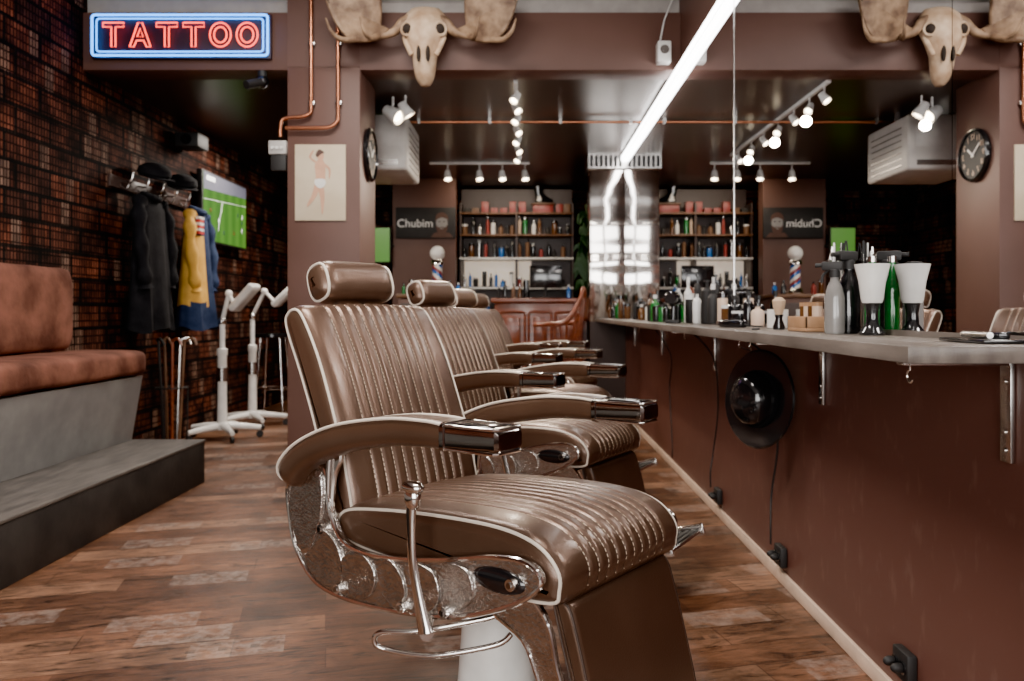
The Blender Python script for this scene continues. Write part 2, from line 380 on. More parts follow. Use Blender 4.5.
prof=[(.19,.022),(.196,.014),(.187,.002),(.15,-.004),(.12,0),(.112,.01),(.108,.05),(.098,.085),(.075,.108),(.04,.117),(.004,.119)]
hp=[(xf(g_lathe(prof,40),S(.85,1,1)),blackgloss),(xf(g_lathe([(.1135,.008),(.1145,.012),(.1125,.038),(.110,.040)],40),S(.85,1,1)),blackcloth)]
hat=thing('bowler_hat',hp,loc=(.935,3.17,.755))
nv=Vector((-.80,-.58,.10)).normalized()
hh=math.hypot(nv.x,nv.y)
hat.rotation_euler=(Matrix(((-nv.y/hh,0,nv.x),(nv.x/hh,0,nv.y),(0,1,nv.z))).to_3x3()).to_euler()
thing('hat_cord',[(g_tube([(.86,3.2,.96),(.90,3.18,.945)],.0022,6),blackmat)],parent=ctr)

# ------------------------------------------------------------------ barber chair
def cushion(prof, W, Rr, mask, gl, gdepth=.007, bul=0.):
    ys=[]
    k=7
    for i in range(k+1): ys.append(-W+Rr*(1-math.cos(pi/2*i/k)))
    gmax=max(gl)+.014 if gl else 0
    y=-W+Rr
    while y<W-Rr-.001:
        y+= .0032 if abs(y)<gmax else .02
        ys.append(min(y,W-Rr))
    for i in range(1,k+1): ys.append(W-Rr+Rr*math.sin(pi/2*i/k))
    nn=normals2(prof)
    def ring(y,extra=0.):
        e=min(1,max(0,abs(y)-(W-Rr))/Rr); d=Rr*(1-math.sqrt(max(0,1-e*e)))
        g=0
        for q in gl:
            dd=abs(y-q)
            if dd<.02: g=max(g,math.exp(-(dd/.005)**2))
        g*=gdepth
        cr=bul*(1-(y/W)**2)
        out=[]
        for p,n in zip(prof,nn):
            mk=mask(p,n)
            o=-d-g*mk+cr*mk+extra
            out.append((p[0]+n[0]*o,y,p[1]+n[1]*o))
        return out
    return g_loft([ring(y) for y in ys]), ring

def dense(prof): return cat(prof,5)

def rsmask(th_dir, lo=.35):
    def f(p,n):
        d=n[0]*th_dir[0]+n[1]*th_dir[1]
        return max(0,min(1,(d-lo)/.3))
    return f

chair=root('barber_chair',(-.07,2.06,0),math.radians(-38))
gl=[(i-4.5)*.036 for i in range(10)]
sp=dense([(-.30,.60),(-.15,.625),(.05,.640),(.22,.642),(.322,.622),(.376,.578),(.384,.53),(.352,.492),(.15,.484),(-.1,.494),(-.28,.51),(-.33,.55)])
msk=rsmask((.6,.8),.35)
g,ring=cushion(sp,.262,.034,msk,gl,.0055,.012)
parts=[(g,leather)]
for s in (-1,1): parts.append((g_tube([Vector(p) for p in ring(s*.253,.002)],.0040,8,True),piping))
thing('seat',parts,parent=chair)
def stitch(prof,ring,mask):
    th=[]; nn=normals2(prof)
    for q in gl:
        r=ring(q,.0014)
        idx=[i for i,(n,pp) in enumerate(zip(nn,prof)) if mask(pp,n)>.5]
        br_=next((i for i in range(1,len(idx)) if idx[i]-idx[i-1]>1),0)
        idx=idx[br_:]+idx[:br_]
        for a in range(len(idx)-1):
            A=Vector(r[idx[a]]);B=Vector(r[idx[a+1]]);n_=max(1,int((B-A).length/.010))
            for u in range(n_): th.append((g_tube([A.lerp(B,u/n_),A.lerp(B,(u+.6)/n_)],.0012,4),thread))
    return th
thing('seat_stitching',stitch(sp,ring,msk),parent=chair)
bpf=dense([(-.275,.585),(-.30,.70),(-.345,.83),(-.41,.98),(-.475,1.085),(-.515,1.118),(-.56,1.108),(-.575,1.06),(-.51,.93),(-.45,.80),(-.40,.66),(-.375,.58),(-.32,.56)])
mb=rsmask((.93,.375),.5)
g,ring=cushion(bpf,.248,.038,mb,gl,.0055,.014)
parts=[(g,leather)]
for s in (-1,1): parts.append((g_tube([Vector(p) for p in ring(s*.240,.002)],.0038,8,True),piping))
thing('backrest',parts,parent=chair)
thing('back_stitching',stitch(bpf,ring,mb),parent=chair)
hpf=[(x*math.cos(.35)-z*math.sin(.35)-.575,x*math.sin(.35)+z*math.cos(.35)+1.186) for x,z in supell(.055,.063,2.6,44)]
g,ring=cushion(hpf,.142,.052,lambda p,n:0,[],0)
parts=[(g,leather)]
for s in (-1,1): parts.append((g_tube([Vector(p) for p in ring(s*.122,.001)],.0042,8,True),piping))
for s in (-.05,.05): parts.append((g_cyl((-.57,s,1.05),(-.59,s,1.17),.008,12),chrome))
thing('headrest',parts,parent=chair)
for side in (-1,1):
    yc=side*.296
    path=cat([(-.445,.655),(-.42,.700),(-.35,.748),(-.22,.795),(-.05,.826),(.07,.833),(.125,.831)],6,False)
    rings=[];sec=supell(.050,.037,3.4,28);n=len(path)
    pip=[[],[]]
    for i,(x,z) in enumerate(path):
        a=path[max(0,i-1)];bq=path[min(n-1,i+1)];tx,tz=bq[0]-a[0],bq[1]-a[1];l=math.hypot(tx,tz);tx/=l;tz/=l
        nx,nz=-tz,tx
        s=min(1,.55+.45*math.sin(min(1,i/5)*pi/2))
        w=1.0-.12*max(0,(i-20)/20)
        hgt=s*(1-.18*max(0,(i-18)/18))
        rings.append([(x+nx*v*hgt,yc+u*w*s,z+nz*v*hgt) for u,v in sec])
        for kx,sg in enumerate((-1,1)):
            pip[kx].append((x+nx*.033*hgt,yc+sg*.0455*w*s,z+nz*.033*hgt))
    parts=[(g_loft(rings),leather)]
    for kx in (0,1): parts.append((g_tube(pip[kx],.0038,8),piping))
    tr=[]
    for x,w,h,zc in ((.120,.046,.029,.832),(.125,.050,.032,.832),(.136,.050,.032,.832),(.138,.046,.028,.832),(.20,.045,.026,.833),(.262,.043,.025,.835),(.264,.046,.027,.835),(.275,.045,.026,.835),(.282,.038,.018,.835)):
        tr.append([(x,yc+u,zc+v) for u,v in supell(w,h,7,32)])
    parts.append((g_loft(tr),darkchrome))
    for zz in (.858,.808):
        parts.append((g_tube([(.14,yc-.046,zz),(.20,yc-.045,zz),(.272,yc-.043,zz+.001),(.278,yc-.036,zz+.001),(.278,yc+.036,zz+.001),(.272,yc+.043,zz+.001),(.20,yc+.045,zz),(.14,yc+.046,zz)],.0035,8,True),chrome))
    parts.append((g_box((.150,yc-.034,.857),(.258,yc+.034,.8635),.003),blackgloss))
    thing('armrest',parts,parent=chair)
    ys0,ys1=side*.268,side*.290
    outl=cat([(-.480,.65),(-.480,.57),(-.452,.480),(-.38,.412),(-.27,.390),(-.1,.396),(.1,.425),(.26,.482),(.345,.535),(.352,.568),(.31,.588),(.22,.580),(.1,.552),(-.05,.525),(-.18,.515),(-.27,.535),(-.315,.61),(-.33,.70),(-.40,.70)],4)
    parts=[(g_poly(outl,'y',ys0,ys1,.004),castm)]
    parts.append((g_tube([(p[0],ys1,p[1]) for p in outl],.0062,8,True),chrome))
    lobes=[[(-.467,.64),(-.470,.56),(-.440,.490),(-.405,.468),(-.365,.52),(-.335,.60),(-.342,.69),(-.41,.69)],
           [(-.410,.457),(-.345,.408),(-.270,.400),(-.252,.45),(-.268,.510),(-.325,.550),(-.365,.512)],
           [(-.255,.401),(-.185,.400),(-.143,.43),(-.134,.475),(-.170,.510),(-.225,.512),(-.262,.485),(-.258,.44)],
           [(-.145,.403),(-.075,.406),(-.032,.44),(-.040,.485),(-.085,.520),(-.132,.508),(-.126,.455)],
           [(-.033,.410),(.045,.422),(.078,.465),(.060,.517),(-.01,.530),(-.037,.504),(-.024,.455)],
           [(.075,.430),(.145,.452),(.180,.49),(.162,.542),(.095,.548),(.066,.520),(.086,.475)]]
    for lb_ in lobes:
        o2=cat(lb_,5); cxx=sum(p[0] for p in o2)/len(o2); czz=sum(p[1] for p in o2)/len(o2)
        rg=[]
        for k_,dd in ((.985,0),(.975,.005),(.94,.0075),(.80,.0075),(.70,.0065),(.35,.0055),(.08,.005)):
            rg.append([(cxx+(p[0]-cxx)*k_,ys1+side*(dd-.001),czz+(p[1]-czz)*k_) for p in o2])
        parts.append((g_loft(rg),castm))
    parts.append((g_ell((.245,ys1,.536),.072,.010,.027),blackgloss))
    for cx,cz in ((-.325,.552),(.290,.540),(-.262,.415),(-.035,.42),(.10,.44)):
        parts.append((g_cyl((cx,ys1-side*.004,cz),(cx,ys1+side*.020,cz),.0125,16),chrome))
        parts.append((g_cyl((cx,ys1+side*.020,cz),(cx,ys1+side*.024,cz),.007,6),darkchrome))
    thing('side_casting',parts,parent=chair)
    sup=cat([(-.345,.755),(-.285,.770),(-.275,.73),(-.30,.68),(-.31,.60),(-.315,.54),(-.345,.54),(-.345,.62),(-.345,.70)],4)
    thing('arm_support',[(g_poly(sup,'y',side*.272,side*.286,.004),chrome),(g_tube([(-.31,yc-side*.01,.765),(-.315,side*.288,.70),(-.325,side*.284,.60)],.010,10),steel)],parent=chair)
    lb=cat([(.20,.485),(.28,.50),(.335,.45),(.36,.36),(.41,.24),(.455,.14),(.42,.13),(.365,.22),(.31,.33),(.27,.40),(.19,.44)],4)
    thing('footrest_bar',[(g_poly(lb,'y',side*.222,side*.240,.003),castm),(g_tube([(p[0],side*.240,p[1]) for p in lb],.0045,6,True),chrome)],parent=chair)
lp=dense([(.33,.492),(.372,.488),(.398,.42),(.425,.32),(.452,.21),(.458,.16),(.43,.15),(.405,.20),(.375,.32),(.345,.42)])
g,ring=cushion(lp,.215,.014,rsmask((.95,.3),.5),[],0,.006)
thing('legrest',[(g,leather)]+[(g_tube([Vector(p) for p in ring(s*.212,.001)],.003,8,True),leather_dk) for s in (-1,1)],parent=chair)
fp=[(g_box((.45,-.20,.125),(.47,.20,.15),.004),chrome)]
fp.append((xf(g_box((0,-.175,-.010),(.23,.175,.004),.004),T(.47,0,.137)@R(-.30,'Y')),steel))
for i in range(6):
    fp.append((xf(g_box((-.010,-.165,.003),(.012,.165,.012),.002),T(.495+.034*i,0,.142+.0105*i)@R(-.30,'Y')),blackmat))
for s in (-1,1): fp.append((xf(g_box((0,s*.18-.008,-.022),(.245,s*.18+.008,.022),.005),T(.46,0,.137)@R(-.30,'Y')),chrome))
thing('footrest',fp,parent=chair)
thing('frame',[(g_box((-.28,-.23,.44),(.24,.23,.488),.01),blackmat),(g_box((-.16,-.14,.37),(.14,.14,.445),.015),steel),
   (g_cyl((-.02,-.27,.415),(-.02,.27,.415),.012,14),chrome)],parent=chair)
thing('column',[(g_lathe([(.066,.375),(.084,.365),(.090,.335),(.096,.25),(.104,.15),(.120,.09),(.145,.05)],40),enamel),
   (g_lathe([(.148,.052),(.20,.046),(.25,.034),(.268,.02),(.270,.0)],48),chrome)],parent=chair)
lev=cat([(.085,-.345,.405),(.070,-.348,.46),(.050,-.350,.55),(.045,-.350,.64),(.050,-.350,.70)],6,False)
nl=len(lev)
lp_=[(g_tube(lev,.01,12,rs=[.021-.007*math.sin(pi*i/nl)-.001*i/nl*3 for i in range(nl)],flat=.65),chrome)]
lp_.append((g_ell((.050,-.350,.716),.032,.019,.015),chrome)); lp_.append((g_ell((.050,-.350,.692),.022,.016,.028),chrome))
lp_.append((g_tube(cat([(.03,-.28,.415),(.06,-.32,.402),(.088,-.345,.402)],4,False),.015,12),chrome))
thing('pump_lever',lp_,parent=chair)
thing('release_handle',[(g_tube(cat([(.21,-.20,.44),(.17,-.25,.425),(.05,-.33,.395),(-.03,-.370,.385),(-.045,-.375,.360),(-.02,-.36,.345),(.08,-.32,.345),(.20,-.25,.375),(.23,-.23,.40)],6,False),.0065,10),chrome)],parent=chair)
kids=[c for c in bpy.data.objects if c.parent==chair]
for (x,y,a) in ((.05,3.50,-31),(.09,4.95,-28),(.13,6.35,-24)):
    e=root('barber_chair',(x,y,0),math.radians(a))
    for c in kids:
        d=c.copy(); COL.objects.link(d); d.parent=e

# ------------------------------------------------------------------ bench + platform
thing('platform',[(g_box((XL+.002,-2.0,0),(-2.07,5.17,.262),.004),platm),(g_box((XL+.002,-2.0,.262),(-2.065,5.175,.277),.003),plattop)])
bench=root('bench_seat')
bp2=[(-2.53,.278),(-2.46,.69),(XL+.02,.69),(XL+.02,.278)]
thing('base',[(g_poly(bp2,'y',-1.9,5.15,.004),greypanel)],parent=bench)
def softbox(lo,hi,r,nb=26,amp=.012):
    rings=[];n=int((hi[1]-lo[1])/.06);cx,cz=(lo[0]+hi[0])/2,(lo[2]+hi[2])/2;hx,hz=(hi[0]-lo[0])/2,(hi[2]-lo[2])/2
    ys=[0,.02,.06]+[.12+i*.06 for i in range(n-3)]+[hi[1]-lo[1]-.06,hi[1]-lo[1]-.02,hi[1]-lo[1]]
    Ln=hi[1]-lo[1]
    for y in ys:
        e=min(y,Ln-y); k=min(1,e/.06); s=.90+.10*math.sqrt(1-(1-k)**2)
        w=1+amp*math.sin(y*7)+amp*math.sin(y*17+1)
        rings.append([(cx+u*s*w,lo[1]+y,cz+v*s*w) for u,v in supell(hx,hz,5,40)])
    return g_loft(rings)
thing('seat_cushion',[(softbox((XL+.02,-1.9,.692),(-2.43,1.6,.86),.03),suede),(softbox((XL+.02,1.62,.692),(-2.43,5.17,.86),.03),suede)],parent=bench)
thing('back_cushion',[(softbox((XL+.008,-1.9,.865),(-2.79,1.2,1.37),.03,amp=.006),suede),(softbox((XL+.008,1.22,.865),(-2.79,4.95,1.37),.03,amp=.006),suede)],parent=bench)

# ------------------------------------------------------------------ neon sign
ns=root('neon_sign_tattoo')
YN=5.33
thing('backing',[(g_box((-2.90,YN+.02,2.795),(-1.70,YN+.055,3.095),.004),signboard)],parent=ns)
def rrect(x0,x1,z0,z1,r,y):
    p=[]
    for cx,cz,a0 in ((x1-r,z1-r,0),(x0+r,z1-r,90),(x0+r,z0+r,180),(x1-r,z0+r,270)):
        for i in range(5):
            a=math.radians(a0+i*22.5); p.append((cx+r*math.cos(a),y,cz+r*math.sin(a)))
    return p
thing('blue_tubes',[(g_tube(rrect(-2.885,-1.715,2.81,3.08,.02,YN),.008,8,True),neonblue),(g_tube(rrect(-2.855,-1.745,2.835,3.055,.02,YN),.005,8,True),neonblue)],parent=ns)
def letter(ch,x0,z0,w,h):
    s=.028
    if ch=='T':
        return [[(0,h),(w,h),(w,h-s),(w/2+s/2,h-s),(w/2+s/2,0),(w/2-s/2,0),(w/2-s/2,h-s),(0,h-s)]]
    if ch=='A':
        P=[(0,0),(w/2-.014,h),(w/2+.014,h),(w,0),(w-s,0),(w-s-.018,h*.26),(s+.018,h*.26),(s,0)]
        Q=[(w/2,h*.76),(w*.64,h*.42),(w*.36,h*.42)]
        return [P,Q]
    P=[(w/2+w/2*math.cos(2*pi*i/28),h/2+h/2*math.sin(2*pi*i/28)) for i in range(28)]
    Q=[(w/2+(w/2-s)*math.cos(2*pi*i/28),h/2+(h/2-s)*math.sin(2*pi*i/28)) for i in range(28)]
    return [P,Q]
lt=[]
for i,ch in enumerate('TATTOO'):
    x0=-2.81+i*.178
    for P in letter(ch,0,0,.140,.160):
        lt.append((g_tube([(x0+p[0],YN-.005,2.866+p[1]) for p in P],.0050,8,True),neonred))
thing('letter_tubes',lt,parent=ns)

# ------------------------------------------------------------------ antler skull
def build_skull():
    sk=[]
    data=[(.235,.05,.03,.05),(.22,.10,.06,.04),(.17,.135,.085,.02),(.10,.150,.10,.0),(.03,.150,.105,-.01),(-.04,.115,.10,-.015),(-.12,.085,.085,-.01),(-.20,.075,.07,0),(-.26,.066,.06,.01),(-.30,.050,.05,.02),(-.325,.030,.03,.03)]
    rings=[[(rx*math.cos(2*pi*j/28)*(1+.06*math.cos(4*pi*j/28)),yc+ry*math.sin(2*pi*j/28),z) for j in range(28)] for z,rx,ry,yc in data]
    sk.append((g_loft(rings),bone))
    for s in (-1,1):
        sk.append((xf(g_ell((0,0,0),.036,.03,.038),T(s*.115,-.068,.045)@R(s*.5,'Z')),socket))
        ringp=[(s*.115+.042*math.cos(t)*.95,-.078+abs(.02*math.cos(t)),.045+.046*math.sin(t)) for t in [2*pi*i/20 for i in range(20)]]
        sk.append((g_tube(ringp,.010,8,True),bone))
        sk.append((g_ell((s*.032,-.088,-.13),.016,.022,.06),socket))
        sk.append((g_tube(cat([(s*.14,-.03,.0),(s*.12,-.05,-.06),(s*.085,-.05,-.13)],5,False),.018,8),bone))
        sk.append((g_tube(cat([(s*.09,.0,.14),(s*.15,-.02,.11),(s*.22,-.04,.03),(s*.34,-.06,.0)],6,False),.036,12,rs=[.040-.0008*i for i in range(19)]),antler))
        P=[(.25,.04),(.30,-.005),(.36,-.035),(.44,-.05),(.51,-.045),(.57,-.005),(.615,.05),(.66,.14),(.685,.235),(.645,.19),(.60,.12),(.555,.065),(.535,.075),(.545,.15),(.575,.25),(.580,.34),(.545,.28),(.51,.19),(.485,.09),(.465,.055),(.445,.075),(.447,.16),(.465,.27),(.455,.36),(.42,.27),(.40,.16),(.388,.075),(.370,.055),(.35,.08),(.335,.16),(.335,.25),(.31,.32),(.295,.22),(.30,.12),(.305,.07),(.28,.06)]
        Pc=cat(P,4)
        def bend(p,off): return (s*p[0]*.97, -.06-.35*(p[0]-.3)**2*1.4-.20*max(0,p[1])+off, p[1])
        o1=offset2(Pc,-.009); o2=offset2(Pc,-.002)
        sk.append((g_loft([[bend(p,-.020) for p in o1],[bend(p,-.013) for p in o2],[bend(p,0) for p in Pc],[bend(p,.013) for p in o2],[bend(p,.020) for p in o1]]),antler))
        # forward brow tines
        sk.append((g_tube(cat([(s*.32,-.08,-.01),(s*.35,-.16,-.05),(s*.38,-.24,-.04),(s*.40,-.29,.05)],5,False),.02,10,rs=[.026-.0014*i for i in range(16)]),antler))
        sk.append((g_tube(cat([(s*.48,-.08,-.03),(s*.56,-.14,-.05),(s*.62,-.19,-.01),(s*.65,-.21,.07)],5,False),.02,10,rs=[.026-.0014*i for i in range(16)]),antler))
    return sk
sk=thing('antler_skull',build_skull(),loc=(-.66,5.27,2.90))
sk.scale=(.93,.93,.93)

# ------------------------------------------------------------------ pillar furniture
po=root('figure_poster')
thing('sheet',[(g_box((-1.545,5.372,1.715),(-1.205,5.384,2.225),.001),paper)],parent=po)
def pl(pts,mt,y=5.371,k=4): return (g_poly(cat(pts,k),'y',y,y-.0015),mt)
cx,cz=-1.375,1.97
fig=[pl([(cx+.0,cz+.16),(cx+.03,cz+.13),(cx+.035,cz+.05),(cx+.025,cz-.02),(cx-.025,cz-.02),(cx-.03,cz+.05),(cx-.035,cz+.12)],skin),
 pl([(cx+.0,cz+.205),(cx+.024,cz+.185),(cx+.018,cz+.155),(cx-.012,cz+.155),(cx-.018,cz+.185)],skin,5.370),
 pl([(cx-.03,cz+.19),(cx-.005,cz+.222),(cx+.028,cz+.20),(cx+.01,cz+.193),(cx-.018,cz+.17)],ink,5.3685),
 pl([(cx-.025,cz-.01),(cx+.01,cz-.0),(cx+.03,cz-.08),(cx+.02,cz-.2),(cx+.01,cz-.2),(cx+.0,cz-.1)],skin,5.370),
 pl([(cx-.03,cz+.0),(cx+.0,cz-.02),(cx-.03,cz-.10),(cx-.08,cz-.16),(cx-.088,cz-.15),(cx-.055,cz-.08)],skin,5.3695),
 pl([(cx+.028,cz+.13),(cx+.07,cz+.09),(cx+.065,cz+.03),(cx+.058,cz+.03),(cx+.055,cz+.085),(cx+.025,cz+.11)],skin,5.370),
 pl([(cx-.03,cz+.13),(cx-.075,cz+.17),(cx-.05,cz+.215),(cx-.043,cz+.21),(cx-.06,cz+.17),(cx-.03,cz+.145)],skin,5.370),
 pl([(cx-.032,cz+.02),(cx+.032,cz+.02),(cx+.033,cz-.02),(cx+.0,cz-.04),(cx-.033,cz-.015)],enamel,5.3685)]
thing('drawing',fig,parent=po)
ck=root('wall_clock',(-1.109,5.66,2.21))
thing('case',[(xf(g_lathe([(.185,0),(.19,.02),(.182,.035),(.170,.038),(.166,.020)],48),R(pi/2,'Y')),blackgloss)],parent=ck)
thing('dial',[(xf(g_lathe([(.165,.018),(.165,.022)],48),R(pi/2,'Y')),blackmat)],parent=ck)
hd=[(xf(g_box((-.004,-.006,-.02),(.002,.006,.11)),T(.028,0,0)@R(.9,'X')),whitep),(xf(g_box((-.004,-.007,-.02),(.002,.007,.075)),T(.030,0,0)@R(-.9,'X')),whitep)]
thing('hands',hd,parent=ck)
for h in range(1,13):
    a=2*pi*h/12
    text('numeral_%d'%h,str(h),.055,(.024,.128*math.sin(a),.128*math.cos(a)),(pi/2,0,pi/2),cream,ck)
thing('copper_pipe',[(g_tube(cat([(-1.43,5.345,3.38),(-1.43,5.345,2.9),(-1.43,5.345,2.48),(-1.445,5.345,2.425),(-1.50,5.345,2.405),(-1.58,5.345,2.40),(-1.625,5.345,2.38),(-1.635,5.345,2.33),(-1.635,5.345,2.27)],5,False),.013,12),copper),
  (g_tube(cat([(-1.25,5.345,3.38),(-1.25,5.345,2.9),(-1.25,5.345,2.44),(-1.26,5.345,2.37),(-1.31,5.345,2.335),(-1.42,5.345,2.33),(-1.60,5.345,2.33)],5,False),.013,12),copper)]+
  [(g_box((x-.022,5.35,z-.012),(x+.022,5.384,z+.012),.003),steel) for x,z in ((-1.43,2.9),(-1.25,2.9),(-1.43,2.5),(-1.25,2.5))])
thing('switch_box',[(g_box((-1.72,5.36,2.16),(-1.602,5.44,2.25),.006),acm),(g_box((-1.71,5.37,2.05),(-1.605,5.43,2.16),.006),blackmat)]+[(g_cyl((-1.69+.03*i,5.36,2.20),(-1.69+.03*i,5.345,2.20),.010,12),whitep) for i in range(3)])
thing('security_camera',[(g_cyl((-1.78,5.42,2.729),(-1.78,5.42,2.68),.03,16),blackmat),(g_ell((-1.78,5.42,2.66),.045,.045,.045),blackgloss),(g_cyl((-1.78,5.39,2.65),(-1.84,5.28,2.60),.028,16),blackmat)])
thing('wall_speaker_box',[(g_box((.88,5.30,2.76),(.97,5.388,2.90),.008),whitep),(g_cyl((.925,5.298,2.84),(.925,5.292,2.84),.03,20),steel),(g_tube([(.9,5.34,2.9),(.93,5.34,3.05),(.99,5.36,3.2),(.99,5.37,3.39)],.005,6),whitep)])
thing('ceiling_duct_pipe',[(g_tube([(XL+.02,5.25,3.28),(XR-.02,5.25,3.28)],.05,14),steel)])
thing('ceiling_pipe',[(g_tube([(-1.1,6.8,2.715),(XR-.06,6.8,2.715)],.011,10),copper)]+[(g_box((x-.012,6.78,2.70),(x+.012,6.82,2.749)),steel) for x in (-.9,-.3,.3,.9)])

ac=[(g_box((-1.55,6.3,2.22),(-.93,7.05,2.66),.025,3),acm)]
for i in range(7): ac.append((g_box((-.932,6.40,2.27+.05*i),(-.924,6.95,2.278+.05*i)),steel))
ac.append((g_box((-1.40,6.292,2.26),(-1.0,6.30,2.30)),steel)); ac.append((g_box((-1.48,6.294,2.40),(-.99,6.30,2.62),.002),acm))
for x in (-1.45,-1.0):
    ac.append((g_box((x-.012,6.6,2.655),(x+.012,6.65,2.749)),steel))
thing('ceiling_air_unit',ac)

# ------------------------------------------------------------------ track lights
def spot_parts(c, d, glow=True, s=1.):
    d=Vector(d).normalized(); q=d.to_track_quat('Z','Y').to_matrix().to_4x4()
    Mx=T(*c)@q@S(s,s,s)
    p=[(xf(g_lathe([(.006,-.055),(.026,-.05),(.032,-.01),(.042,.03),(.042,.044),(.037,.045),(.034,.030),(.002,.028)],20),Mx),whitep),
       (xf(g_ell((0,0,.030),.027,.027,.014),Mx),bulb)]
    p.append((g_tube([Vector(c)-d*.02,Vector((c[0],c[1],c[2]+.05*s)),Vector((c[0],c[1],2.73))],.006*s,8),whitep))
    return p
tp=[(g_box((-.082,5.66,2.722),(-.052,8.35,2.748),.003),whitep)]
spots=[]
for i,y in enumerate((5.75,6.05,6.4,6.8,7.2,7.6,8.05)):
    d=(( .45 if i%2 else -.40),-.45,-.75); tp+=spot_parts((-.067,y,2.64),d,s=.85); spots.append(((-.067,y,2.60),d,42))
thing('track_light',tp)
tp=[(g_box((-1.05,8.78,2.722),(.05,8.81,2.748),.003),whitep)]
for i,x in enumerate((-.85,-.50,-.25,.0)):
    d=(.1,-.3,-.9); tp+=spot_parts((x,8.795,2.60),d,s=1.1); spots.append(((x,8.795,2.57),d,16))
thing('track_light',tp)
thing('ceiling_spotlight',spot_parts((-1.0,6.06,2.60),(.75,-.35,-.5),s=1.5)+spot_parts((-.90,6.02,2.62),(.5,.1,-.8),s=1.2))
spots.append(((-.95,6.0,2.56),(.5,-.35,-.7),25))

# ------------------------------------------------------------------ rear of the room
def bottle(h,r,kind,mt,capm):
    if kind==0: pr=[(r*.95,0),(r,.01),(r,h*.62),(r*.8,h*.70),(r*.35,h*.76),(r*.35,h*.86)]; cap=[(r*.42,h*.86),(r*.42,h),(.001,h)]
    elif kind==1: pr=[(r*.95,0),(r,.01),(r,h*.85)]; cap=[(r*1.03,h*.85),(r*1.03,h),(.001,h)]
    elif kind==2: pr=[(r*.9,0),(r,.01),(r,h*.75),(r*.5,h*.82)]; cap=[(r*.3,h*.82),(r*.3,h*.95),(r*.6,h*.96),(r*.6,h)]
    else: pr=[(r*1.1,0),(r*1.25,.01),(r*1.25,h*.6)]; cap=[(r*1.3,h*.6),(r*1.3,h*.72),(.001,h*.72)]
    return [(g_lathe(pr,14),mt),(g_lathe(cap,12),capm)]
bm_=[amber,whitep,blackgloss,blackgloss,cream,blackmat,steel,blackmat,wooddk,blueglass,greenglass,redp,blackgloss]
def bottles(x0,x1,y,z,step=.075,hmin=.12,hmax=.24,mats=None,axis='x',jit=.02):
    out=[];x=x0
    while x<x1:
        h=random.uniform(hmin,hmax);r=random.uniform(.02,.032)
        m1=random.choice(mats or bm_);m2=random.choice((blackmat,whitep,steel,blackgloss,blackgloss)); kk=random.choice((0,0,0,1,2,3)); yy=y+random.uniform(-jit,jit)
        for g,mt in bottle(h,r,kk,m1,m2):
            out.append((xf(g,T(x,yy,z+.001) if axis=='x' else T(yy,x,z+.001)),mt))
        x+=step*random.uniform(.8,1.5)
    return out
YS=10.35
ps=root('product_shelf')
sh=[(g_box((-.84,YS+.22,0),(.62,YS+.26,2.72)),paint_dk)]
for x in (-.84,-.12,.60): sh.append((g_box((x,YS-.08,0),(x+.025,YS+.22,2.5)),paint_dk))
for z in (1.05,1.42,1.80,2.10,2.38): sh.append((g_box((-.84,YS-.10,z-.025),(.62,YS+.22,z),.003),wooddk if z>2 else whitep))
sh.append((g_box((-.80,YS+.205,1.44),(-.13,YS+.219,1.77)),shelfglow)); sh.append((g_box((-.10,YS+.205,1.44),(.08,YS+.219,1.77)),shelfglow))
sh.append((g_box((-.80,YS-.09,.1),(.6,YS-.06,1.02),.004),woodred))
thing('shelving',sh,parent=ps)
bt=[]
for z in (1.05,1.42,1.80,2.10): 
    bt+=bottles(-.78,-.16,YS,z,.078,.10,.26); bt+=bottles(-.07,.57,YS,z,.078,.10,.26)
thing('bottles',bt,parent=ps)
bx=[]
for i in range(2):
    x=.40+.10*i; bx.append((g_box((x,YS-.05,2.381),(x+.085,YS+.08,2.49),.002),(redp,wooddk)[i]))
for i in range(7):
    x=-.80+.12*i; bx.append((g_box((x,YS-.05,2.381),(x+.09,YS+.08,2.38+random.choice((.06,.11,.14))),.002),random.choice((blackmat,wooddk,wooddk,redp))))
bx.append((g_box((.08,YS-.09,2.485),(.38,YS+.12,2.50),.001),wooddk)); bx.append((g_box((.10,YS-.05,2.381),(.36,YS+.1,2.485),.002),redp))
thing('boxes',bx,parent=ps)
boot=[(g_loft([[(x+ox,y*wy,z) for x,y in supell(a,.05,2.4,20)] for z,a,ox,wy in ((0,.12,.05,1),(.02,.125,.05,1),(.05,.11,.045,.95),(.08,.075,.01,.85),(.12,.058,-.02,.85),(.19,.062,-.025,.95),(.205,.064,-.025,1))]),blackgloss),
  (g_box((-.07,-.045,-.015),(.17,.045,.002),.006),blackmat)]
thing('boot',boot,loc=(.20,YS,2.518),rot=(0,0,.3))

sg=root('portrait_sign',(-1.225,9.884,2.20))
thing('panel',[(g_box((-.37,-.02,-.19),(.37,.015,.19),.004),blackmat)],parent=sg)
fc=[(xf(g_poly(supell(.070,.105,2.2,24),'y',-.021,-.024),T(.20,0,-.01)),greyface)]
fc.append((xf(g_poly(cat([(-.08,.03),(-.065,.11),(0,.14),(.07,.10),(.08,.03),(.06,.055),(0,.075),(-.06,.05)],4),'y',-.025,-.027),T(.20,0,-.01)),ink))
fc.append((xf(g_poly(cat([(-.07,-.02),(-.04,-.045),(0,-.04),(.04,-.045),(.07,-.02),(.055,-.10),(0,-.13),(-.055,-.10)],4),'y',-.025,-.027),T(.20,0,-.01)),ink))
for s in (-1,1): fc.append((xf(g_poly(supell(.014,.006,2,12),'y',-.025,-.027),T(.20+s*.03,0,.015)),socket))
fc.append((xf(g_poly(supell(.02,.006,2,12),'y',-.0275,-.029),T(.20,0,-.07)),greyface))
